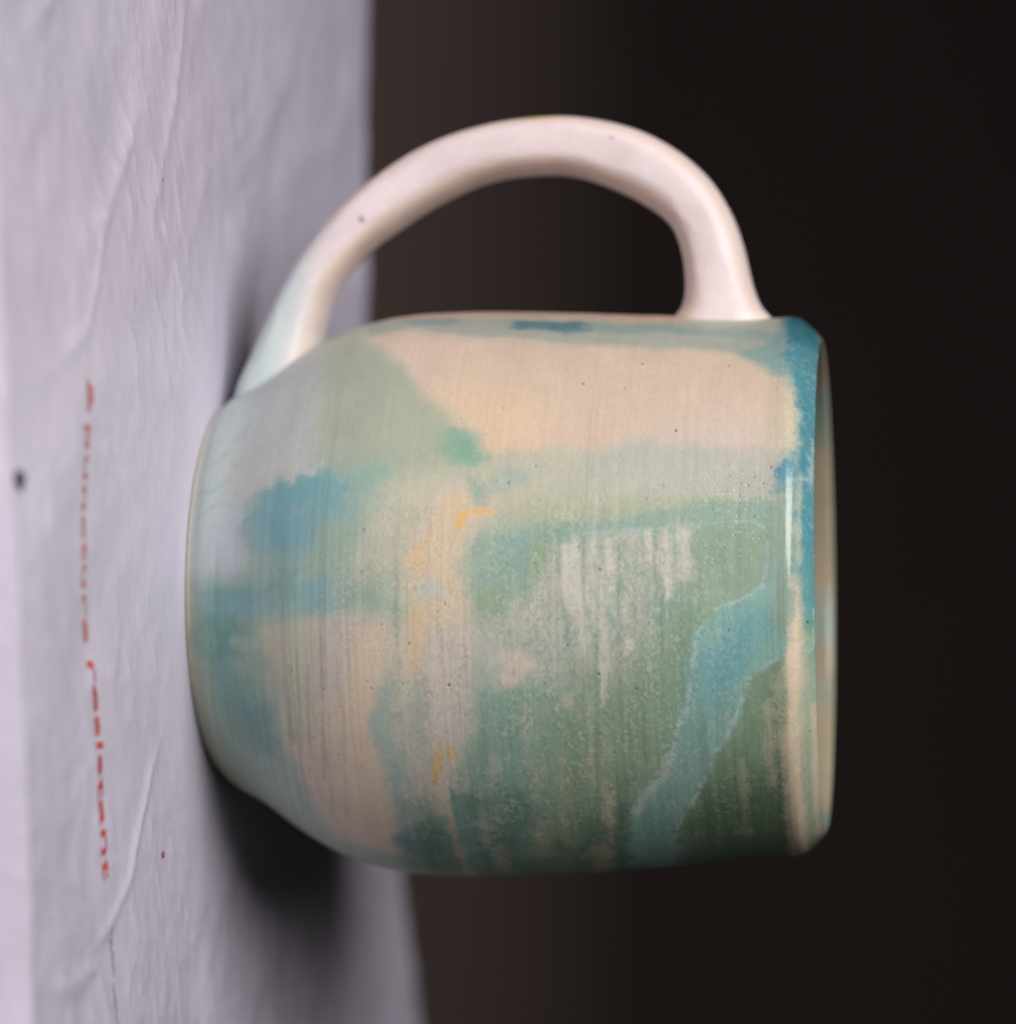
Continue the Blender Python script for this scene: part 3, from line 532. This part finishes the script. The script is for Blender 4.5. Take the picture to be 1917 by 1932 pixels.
def build_mailer():
    nx, ny = 620, 520
    xs = np.linspace(X_LO, X_HI, nx)
    fc = cr_curve(FAR, 400)
    yb = np.interp(xs, fc[:, 0], fc[:, 1])
    yf = ridge_y(xs) - 4.5
    t = np.linspace(0, 1, ny)
    tt = 0.55 * t + 0.45 * t ** 1.7                     # finer rows towards the near edge
    X = np.repeat(xs[:, None], ny, 1)
    Y = yf[:, None] + (yb - yf)[:, None] * tt[None, :]
    Z = mailer_height(X, Y)
    # rounded edges all round
    def edge(d, r):
        q = np.clip(1 - d / r, 0, 1)
        return np.sqrt(np.clip(1 - q * q, 0, 1))
    e = edge(Y - yf[:, None], 5.0) * edge(yb[:, None] - Y, 3.0) * edge(np.minimum(X - X_LO, X_HI - X), 5.0)
    zb = TABLE_Z + 0.15
    Ztop = zb + (Z - zb) * e
    nb = 24                                              # underside rows, back edge to front edge
    s = np.linspace(1, 0, nb + 2)[1:-1]
    Xb = np.repeat(xs[:, None], nb, 1)
    Yb = yf[:, None] + (yb - yf)[:, None] * s[None, :]
    Zb = np.full_like(Xb, TABLE_Z + 0.05)
    V = np.stack([np.concatenate([X, Xb], 1), np.concatenate([Y, Yb], 1), np.concatenate([Ztop, Zb], 1)], -1)
    me = grid_mesh('mailer', V.reshape(-1, 3)[:, :] * MM, nx, ny + nb, wrap_v=True)
    me.flip_normals()
    return me

def ink_material(name, c0, c1):
    return plain_material(name, c0, c1, 1500, 0.5, 0.3)

def text_mesh(name, s, size):
    cu = bpy.data.curves.new(name, 'FONT')
    cu.body = s
    cu.size = size
    cu.offset = 0.06
    cu.resolution_u = 4
    ob = bpy.data.objects.new(name, cu)
    COL.objects.link(ob)
    bpy.context.view_layer.update()
    me = bpy.data.meshes.new_from_object(ob.evaluated_get(bpy.context.evaluated_depsgraph_get()))
    bpy.data.objects.remove(ob)
    me.name = name
    return me

PRINT_PATH = cr_curve([(-34, -85.6), (-20, -85.6), (-5, -85.4), (6, -82.4), (15, -78.3), (26, -75.6), (46, -72.2)], 120)

def print_word(s, x0, x1, mat, parent, name):
    me = text_mesh(name, s, 6.6)
    co = np.zeros(len(me.vertices) * 3)
    me.vertices.foreach_get('co', co)
    co = co.reshape(-1, 3)
    w0, w1 = co[:, 0].min(), co[:, 0].max()
    x = x0 + (co[:, 0] - w0) / (w1 - w0) * (x1 - x0)
    y = np.interp(x, PRINT_PATH[:, 0], PRINT_PATH[:, 1]) + 0.5 + 0.74 * co[:, 1]
    z = mailer_height(x, y) + 0.10
    me.vertices.foreach_set('co', (np.stack([x, y, z], -1) * MM).ravel())
    me.update()
    return link(name, me, mat, parent)

def smear(name, pts, widths, mat, parent, seed=1, lift=0.08):
    """a thin printed or scuffed mark that lies on the mailer"""
    C_ = cr_curve(pts, 30)
    W = np.interp(np.linspace(0, 1, 30), np.linspace(0, 1, len(widths)), widths)
    d = np.gradient(C_, axis=0)
    nrm = np.stack([-d[:, 1], d[:, 0]], -1) / np.linalg.norm(d, axis=1)[:, None]
    rows = []
    for k in np.linspace(-1, 1, 5):
        wob = (vnoise(np.arange(30) * 0.9, np.full(30, 3.1 * k), seed) - 0.2)
        p = C_ + nrm * (W * k * wob)[:, None]
        rows.append(np.stack([p[:, 0], p[:, 1], mailer_height(p[:, 0], p[:, 1]) + lift], -1))
    V = np.stack(rows, 1).reshape(-1, 3) * MM
    return link(name, grid_mesh(name, V, 30, 5), mat, parent)

def structure(name, me, mat):
    ob = link(name, me, mat)
    ob['kind'] = 'structure'
    return ob

def plane_mesh(name, corners):
    me = bpy.data.meshes.new(name)
    me.from_pydata([tuple(c) for c in corners], [], [(0, 1, 2, 3)])
    return me

tz = TABLE_Z * MM

# one dark sheet: flat under the mailer, then sweeping up behind
sweep = [(-0.9, tz), (-0.3, tz), (0.3, tz), (0.75, tz)]
for k in range(1, 25):
    a = math.radians(90 * k / 24)
    sweep.append((0.75 + 0.75 * math.sin(a), tz + 0.75 * (1 - math.cos(a))))
sweep += [(1.5, 1.0), (1.5, 1.6)]
SV = [(x, y, z) for (y, z) in sweep for x in (-1.6, 1.6)]
structure('backdrop', grid_mesh('backdrop', np.array(SV), len(sweep), 2),
          plain_material('dark_backdrop', (0.074, 0.054, 0.048), (0.079, 0.058, 0.052), 40, 0.85, 0.1))

mailer = link('mailer', build_mailer(), mailer_material())
mailer['label'] = "crinkled white plastic mailer bag with red lettering lying flat under the mug"
mailer['category'] = "mailer bag"
red = ink_material('red_ink', (0.62, 0.07, 0.045), (0.72, 0.11, 0.07))
pale_red = ink_material('pale_red_ink', (0.62, 0.20, 0.18), (0.70, 0.27, 0.24))  # paler red for the ampersand and the first word
for word, x0, x1 in (("&", -26.6, -22.2), ("puncture", -20.9, 6.9), ("resistant", 9.2, 37.9)):
    w = print_word(word, x0, x1, red if word == "resistant" else pale_red, mailer, 'printed_word')
    w['label'] = "red printed " + ("ampersand" if word == "&" else "word " + word)
blue_ink = ink_material('faded_blue_ink', (0.36, 0.36, 0.50), (0.50, 0.50, 0.60))
smear('ink_smear', [(43.6, -68.9), (47, -68.0), (51.0, -67.2)], [0.2, 1.3, 1.6, 0.3], blue_ink, mailer, 5)
smear('ink_smear', [(51.8, -67.6), (55.0, -66.4), (59.5, -65.6)], [0.3, 1.1, 0.8, 0.4], blue_ink, mailer, 9)

def ink_dot(name, x0, y0, rx, ry, mat, parent, n=20):
    a = np.linspace(0, 2 * math.pi, n, endpoint=False)
    k = 1 + 0.10 * np.sin(3 * a + 1) + 0.06 * np.sin(5 * a)
    x = np.r_[x0, x0 + rx * k * np.cos(a)]
    y = np.r_[y0, y0 + ry * k * np.sin(a)]
    z = mailer_height(x, y) + 0.12
    me = bpy.data.meshes.new(name)
    me.from_pydata([(p * MM, q * MM, r * MM) for p, q, r in zip(x, y, z)], [], [(0, i + 1, (i + 1) % n + 1) for i in range(n)])
    return link(name, me, mat, parent)

black = ink_material('black_ink', (0.012, 0.010, 0.012), (0.02, 0.017, 0.02))
ink_dot('printed_dot', -12.8, -113.6, 1.25, 2.3, black, mailer)
grey_mark = ink_material('grey_scuff', (0.20, 0.19, 0.21), (0.30, 0.28, 0.31))
ink_dot('scuff', -57.0, -45.2, 0.16, 0.36, grey_mark, mailer, 9)

# a scrap of lint curled on the film
def build_lint():
    rng = random.Random(4)
    V, F = [], []
    for k in range(4):
        p = np.array([[37.0 + 0.55 * rng.uniform(-1, 1), -41.8 + 1.0 * rng.uniform(-1, 1)] for _ in range(5)])
        c = cr_curve(p, 18)
        z = mailer_height(c[:, 0], c[:, 1]) + 0.08 + 0.10 * np.abs(np.sin(np.linspace(0, 5, 18) + k))
        o = len(V)
        for i in range(18):
            for (dx, dz) in ((-.035, 0), (0, .045), (.035, 0), (0, -.04)):
                V.append(((c[i, 0] + dx) * MM, c[i, 1] * MM, (z[i] + dz) * MM))
        for i in range(17):
            for j in range(4):
                F.append((o + i * 4 + j, o + i * 4 + (j + 1) % 4, o + (i + 1) * 4 + (j + 1) % 4, o + (i + 1) * 4 + j))
    me = bpy.data.meshes.new('lint')
    me.from_pydata(V, [], F)
    return me
lint = link('lint', build_lint(), plain_material('brown_fibre', (0.34, 0.13, 0.09), (0.44, 0.19, 0.13), 3000, 0.8))
lint['label'] = "tiny curled scrap of reddish brown lint lying on the white mailer bag"
lint['category'] = "lint"


# ------------------------------------------------------------------ glaze painting, laid out on the mug's own surface
GAIN = 1.22
DESAT = 0.14

def srgb(c):
    c = np.asarray(c, float) / 255.0
    return np.where(c <= 0.04045, c / 12.92, ((c + 0.055) / 1.055) ** 2.4)

def poly_sdf(x, y, P):
    """signed distance to a closed polygon, negative inside"""
    P = np.asarray(P, float)
    d = np.full(x.shape, 1e9)
    inside = np.zeros(x.shape, bool)
    n = len(P)
    for i in range(n):
        ax, ay = P[i]
        bx, by = P[(i + 1) % n]
        dx, dy = bx - ax, by - ay
        L = dx * dx + dy * dy + 1e-12
        t = np.clip(((x - ax) * dx + (y - ay) * dy) / L, 0, 1)
        d = np.minimum(d, np.hypot(x - ax - t * dx, y - ay - t * dy))
        if ay != by:
            c = ((ay > y) != (by > y)) & (x < (bx - ax) * (y - ay) / (by - ay) + ax)
            inside ^= c
    return np.where(inside, -d, d)

def glaze(th, h, inside):
    s = th / 180.0 * math.pi * 41.5                   # arc length, mm
    shp = th.shape
    rgb = np.ones(shp + (3,)) * srgb((176, 176, 156))
    # broad unevenness of the ground coat
    n = fbm(s / 14, h / 9, 3, 4)
    rgb = rgb * (0.9 + 0.2 * n)[..., None]
    grain = vnoise(s / 0.30, h / 0.24, 101) * 0.6 + vnoise(s / 0.62, h / 0.45, 102) * 0.4
    grain2 = vnoise(s / 0.42, h / 0.30, 103)
    ring = fbm(h / 0.55 + 0.25 * vnoise(s / 9, h / 5, 8), s / 38, 41, 3)     # fine turning lines
    # the coats run: wobble every outline
    sw = s + 1.3 * (fbm(s / 7, h / 6, 701, 4) - 0.5) * 2 + 0.35 * (vnoise(s / 1.1, h / 0.9, 702) - 0.5)
    hw = h + 1.1 * (fbm(s / 7, h / 6, 703, 4) - 0.5) * 2 * sstep(3, 10, h) * (1 - sstep(78, 84, h)) + 0.3 * (vnoise(s / 1.1, h / 0.9, 704) - 0.5)
    for pi, (kind, c, op, so, am, sc, sp, w, pts) in enumerate(PATCHES):
        P = np.array(pts, float)
        P[:, 0] *= math.pi / 180 * 41.5
        m = w + so * 4 + am * 4 + 2.5
        x0, x1 = P[:, 0].min() - m, P[:, 0].max() + m
        y0, y1 = P[:, 1].min() - m, P[:, 1].max() + m
        sel = (s > x0) & (s < x1) & (h > y0) & (h < y1) & (~inside)
        if not sel.any():
            continue
        xs, ys = (sw[sel], hw[sel]) if kind == 'f' else (s[sel], h[sel])
        if kind == 'f':
            P = np.vstack([P, P[:1]])
            P = cr_curve(P, max(24, len(P) * 5))[:-1]
            d = poly_sdf(xs, ys, P)
        else:
            P = cr_curve(P, max(14, len(P) * 5))
            d, t = poly_dist(xs, ys, P)
            d = d - w * (0.55 + 0.9 * vnoise(t * 9, t * 0 + pi, 77))
        k = 1.0 if kind == 'l' else 2.0
        d = d + am * 2 * k * (fbm(xs / sc, ys / sc, 200 + pi, 5, 0.62) - 0.5)
        if kind == 'f':
            so = so * (0.95 + 0.32 * min(so, 2.6))
        a = 1 - sstep(-so, so, d + (grain[sel] - 0.5) * (0.5 + 2.5 * sp) * min(1.0, so + 0.3))
        if sp:
            brk = sstep(0.35 - 0.25 * (1 - sp), 0.60, 0.55 * grain[sel] + 0.45 * fbm(xs / 3.0, ys / 0.9, 300 + pi, 3))
            a = a * (1 - sp + sp * brk)
        a = (a * op)[:, None]
        col = srgb(c) * (0.93 + 0.14 * fbm(xs / 5, ys / 4, 400 + pi, 3))[:, None]
        rgb[sel] = rgb[sel] * (1 - a) + col * a
    # turning lines, rubbed and pooled glaze
    wet = sstep(-40, 8, th) * 0.82 + 0.18
    rgb = rgb * (1 + 0.16 * wet * (ring - 0.5))[..., None]
    lines = sstep(0.60, 0.72, fbm(h / 0.42 + 0.2 * vnoise(s / 11, h / 6, 9), s / 30, 43, 2)) * sstep(0.35, 0.6, fbm(s / 26, h / 6, 44, 3))
    rgb = rgb * (1 - 0.13 * wet * lines)[..., None]
    rgb = rgb * (0.97 + 0.06 * grain)[..., None]
    # broken, crystalline surface of the overlapping coats: pale flakes over darker glaze
    zone = np.zeros(shp)
    for ct, ch, rt_, rh, k in ((14, 62, 34, 20, 1.0), (34, 56, 36, 26, 0.9), (8, 40, 22, 10, 0.8), (2, 29, 20, 7, 0.45), (-4, 38, 14, 6, 0.4), (55, 66, 22, 24, 0.7), (-20, 88.6, 50, 2.6, 0.45)):
        zone = np.maximum(zone, k * np.exp(-((th - ct) / rt_) ** 4 - ((h - ch) / rh) ** 4))
    flake = vnoise(s / 0.55, h / 0.34, 111) * 0.5 + vnoise(s / 0.28, h / 0.24, 112) * 0.5
    patch = 0.35 + 0.65 * sstep(0.38, 0.62, fbm(s / 4.5, h / 1.7, 61, 4))
    up_ = zone * patch * sstep(0.54, 0.76, flake)
    dn_ = zone * patch * (1 - sstep(0.26, 0.46, flake))
    rgb = rgb + (srgb((206, 202, 188)) - rgb) * (0.38 * up_)[..., None]
    rgb = rgb + (srgb((112, 134, 110)) - rgb) * (0.30 * dn_)[..., None]
    dz = 0.10 * (fbm(h / 2.6, s / 60, 51, 3) - 0.5) + 0.04 * (ring - 0.5) + 0.14 * (fbm(s / 12, h / 10, 52, 2) - 0.5) + 0.02 * up_
    # wet, pitted glaze under the rim and on the overlap
    def cell_dots(cell, seed, r_lo, r_hi, prob):
        gx, gy = np.floor(s / cell), np.floor(h / cell)
        px, py = (gx + 0.2 + 0.6 * _hash(gx, gy, seed)) * cell, (gy + 0.2 + 0.6 * _hash(gx, gy, seed + 1)) * cell
        rr = r_lo + (r_hi - r_lo) * _hash(gx, gy, seed + 2) ** 2
        return (1 - sstep(rr * 0.5, rr * 1.5, np.hypot(s - px, h - py))) * (_hash(gx, gy, seed + 3) < prob)
    wetz = np.exp(-((th + 14) / 12) ** 4 - ((h - 79.5) / 5.5) ** 4)
    wetz = np.maximum(wetz, 0.7 * np.exp(-((th + 2) / 9) ** 2 - ((h - 26) / 5) ** 2))
    wetz = np.maximum(wetz, 0.7 * np.exp(-((th + 14) / 6) ** 2 - ((h - 33) / 4) ** 2))
    pt = wetz * cell_dots(0.95, 601, 0.05, 0.13, 0.6)
    rgb = rgb * (1 - 0.45 * pt)[..., None]
    dz = dz - 0.10 * pt
    glints = wetz * cell_dots(0.8, 651, 0.05, 0.10, 0.6)  # sparkle of the wet glaze painted as tiny white dots
    rgb = rgb + (srgb((232, 232, 226)) - rgb) * (0.6 * glints)[..., None]
    dz = dz + 0.05 * glints
    for t0, h0, r0 in PINHOLES:
        ds = np.hypot(s - t0 * math.pi / 180 * 41.5, (h - h0))
        p = 1 - sstep(r0 * 0.5, r0 * 1.5, ds)
        rgb = rgb * (1 - 0.7 * p)[..., None] + srgb((60, 46, 34)) * (0.4 * p)[..., None]
        dz = dz - 0.12 * p
    # scattered iron specks
    cell = 5.2
    gx, gy = np.floor(s / cell), np.floor(h / cell)
    px, py = (gx + _hash(gx, gy, 501)) * cell, (gy + _hash(gx, gy, 502)) * cell
    rr = 0.05 + 0.11 * _hash(gx, gy, 503) ** 2
    p = (1 - sstep(rr * 0.6, rr * 1.6, np.hypot(s - px, h - py))) * (_hash(gx, gy, 504) > 0.78)
    rgb = rgb * (1 - 0.55 * p)[..., None]
    # lining glaze inside
    li = srgb((158, 140, 114)) * (0.85 + 0.3 * fbm(s / 9, h / 7, 81, 3))[..., None]
    tint = sstep(0.42, 0.62, fbm(s / 17, h / 11, 82, 3))[..., None]
    li = li * (1 - 0.75 * tint) + srgb((112, 146, 142)) * 0.75 * tint
    rgb = np.where(inside[..., None], li, rgb)
    gloss = 0.22 + 0.30 * (n - 0.5) + 0.22 * zone + 0.5 * wetz
    gloss = gloss + 0.6 * sstep(85.5, 87.2, h)
    gloss = np.where(inside, 0.75, gloss)
    grey = rgb @ np.array([0.3, 0.55, 0.15])
    rgb = (rgb + (grey[..., None] - rgb) * DESAT) * np.array([0.975, 1.02, 0.99])
    return np.clip(rgb * GAIN, 0.01, 0.85), np.clip(gloss, 0, 1), dz

def handle_glaze(S, PH, X, Z):
    n = fbm(S * 18, np.cos(PH) * 2 + 5, 91, 4)
    rgb = np.ones(S.shape + (3,)) * srgb((219, 204, 201)) * (0.90 + 0.20 * n)[..., None]
    # tan bare edges along the corners of the strap
    corner = np.abs(np.cos(PH) * np.sin(PH)) * 2
    inner = (np.cos(PH) < 0)
    e = sstep(0.62, 0.98, corner + 0.25 * (fbm(S * 30, PH * 1.5, 92, 3) - 0.5)) * np.where(inner, 0.40, 0.32)
    rgb = rgb * (1 - e[..., None]) + srgb((212, 182, 150)) * e[..., None]
    e2 = sstep(0.7, 0.99, -np.cos(PH)) * 0.35
    rgb = rgb * (1 - e2[..., None]) + srgb((196, 180, 170)) * e2[..., None]
    # pale blue dip where the handle meets the foot
    b = 1 - sstep(9.0, 17.0, Z + 0.18 * (X + 45) + 3.0 * (n - 0.5))
    rgb = rgb * (1 - 0.85 * b[..., None]) + srgb((176, 196, 192)) * 0.85 * b[..., None]
    # yellow lick on the crown of the loop
    d = np.hypot((Z - 48.0) / 5.0, (X + 71.5) / 1.6)
    k = (1 - sstep(0.4, 1.1, d + 0.6 * (n - 0.5))) * 0.85
    rgb = rgb * (1 - k[..., None]) + srgb((206, 178, 96)) * k[..., None]
    front = np.sin(PH) < 0
    for sx, sz, r in ((-55.4, 21.9, 0.34), (-67.2, 59.6, 0.16)):
        p = (1 - sstep(r * 0.4, r * 1.6, np.hypot((X - sx), (Z - sz) * 0.7))) * front
        rgb = rgb * (1 - 0.7 * p[..., None])
    return np.clip(rgb * GAIN, 0.01, 0.88), np.full(S.shape, 0.12) + 0.2 * b

# ------------------------------------------------------------------ mug
def build_body():
    th = np.radians(np.concatenate([np.linspace(-105, 105, 760), np.linspace(105, 255, 92)[1:-1]]))
    nt_ = len(th)
    outer = cr_curve(OUTER + LIP[1:], 560)
    inner = cr_curve(INNER, 60)[1:]
    base = cr_curve(BASE, 14)[:-1]
    prof = np.vstack([base, outer, inner])
    top = len(base) + int(np.argmax(outer[:, 1]))
    PR, TH = np.meshgrid(np.arange(len(prof)), th, indexing='ij')
    r, h = prof[PR, 0], prof[PR, 1]
    # zone: outside 0..1, inside fades to the lining glaze
    inside = PR > top + 1
    rgb, gloss, dz = glaze(np.degrees(TH), h, inside)
    mask = sstep(1.5, 6, h) * (~inside)
    r = r + dz * mask
    x, y, z = mug_point(r, h, TH)
    V = np.stack([x, y, z], -1).reshape(-1, 3) * MM
    me = grid_mesh('mug_body', V, len(prof), nt_, wrap_v=True)
    me.flip_normals()
    add_attrs(me, rgb.reshape(-1, 3), gloss.reshape(-1))
    return me

H_OUT = [(-26.5, 1.0), (-31.0, 2.1), (-35.2, 4.0), (-41.4, 6.8), (-47.8, 10.0), (-55.4, 15.5), (-62.6, 23.3), (-67.5, 31.5), (-70.3, 40.6), (-71.3, 49.8), (-70.7, 56.6),
         (-68.8, 63.4), (-65.6, 69.2), (-61.5, 73.7), (-56.5, 76.8), (-51.6, 78.6), (-45.8, 80.0), (-42.6, 81.3), (-40.3, 83.2), (-37.5, 84.4)]
H_IN = [(-32.0, 13.6), (-36.5, 14.2), (-39.6, 14.6), (-45.0, 16.3), (-51.0, 20.9), (-55.1, 26.5), (-58.7, 32.5), (-61.7, 39.4), (-62.8, 46.4), (-62.5, 53.3), (-60.0, 60.2),
        (-56.8, 65.5), (-54.0, 68.2), (-49.9, 69.6), (-45.3, 70.0), (-42.4, 69.4), (-40.8, 68.2), (-37.5, 67.2)]

def build_handle():
    ns, nc = 260, 72
    O = cr_curve(H_OUT, ns)
    I_ = cr_curve(H_IN, ns)
    # pair the two edges so the section stays square to the handle
    pair = np.zeros(ns)
    for k in range(ns):
        j = np.argmin(np.linalg.norm(I_ - O[k], axis=1))
        pair[k] = j
    pair[0], pair[-1] = 0, ns - 1
    s = np.linspace(0, 1, ns)
    kk = np.maximum.accumulate(pair)
    for _ in range(60):
        kk[1:-1] = (kk[:-2] + 2 * kk[1:-1] + kk[2:]) / 4
    I2 = np.stack([np.interp(kk, np.arange(ns), I_[:, c]) for c in (0, 1)], 1)
    mid, half = (O + I2) / 2, (O - I2) / 2
    phi = np.linspace(0, 2 * math.pi, nc, endpoint=False)
    ex = 2 / 2.9
    ca = np.sign(np.cos(phi)) * np.abs(np.cos(phi)) ** ex
    sa = np.sign(np.sin(phi)) * np.abs(np.sin(phi)) ** ex
    b = 7.4 + 1.6 * np.exp(-(s / 0.10) ** 2) + 1.3 * np.exp(-((1 - s) / 0.05) ** 2)
    lump = 1 + 0.02 * (fbm(s * 9, s * 0, 71, 3) - 0.5)
    X = mid[:, 0:1] + half[:, 0:1] * ca[None] * lump[:, None]
    Z = mid[:, 1:2] + half[:, 1:2] * ca[None] * lump[:, None]
    Y = b[:, None] * sa[None] - 0.6
    wob = 0.16 * (fbm(s[:, None] * 16 + 0 * phi[None], 2 * np.cos(phi)[None] + 0 * s[:, None], 5, 3) - 0.5)
    Y = Y * (1 + wob * 0.3)
    V = np.stack([X, Y, Z], -1).reshape(-1, 3) * MM
    me = grid_mesh('mug_handle', V, ns, nc, wrap_v=True)
    S, PH = np.meshgrid(s, phi, indexing='ij')
    rgb, gloss = handle_glaze(S, PH, X, Z)
    add_attrs(me, rgb.reshape(-1, 3), gloss.reshape(-1))
    return me

mug = bpy.data.objects.new('mug', None)
COL.objects.link(mug)
mug.empty_display_size = 0.02
mug['label'] = "handmade ceramic mug with mottled green, blue and cream glaze and a pale looped handle"
mug['category'] = "mug"
body = link('body', build_body(), glaze_material('studio_glaze', 0.07), mug)
handle = link('handle', build_handle(), glaze_material('handle_glaze', 0.05), mug)
handle['label'] = "pinkish white looped handle with tan edges"
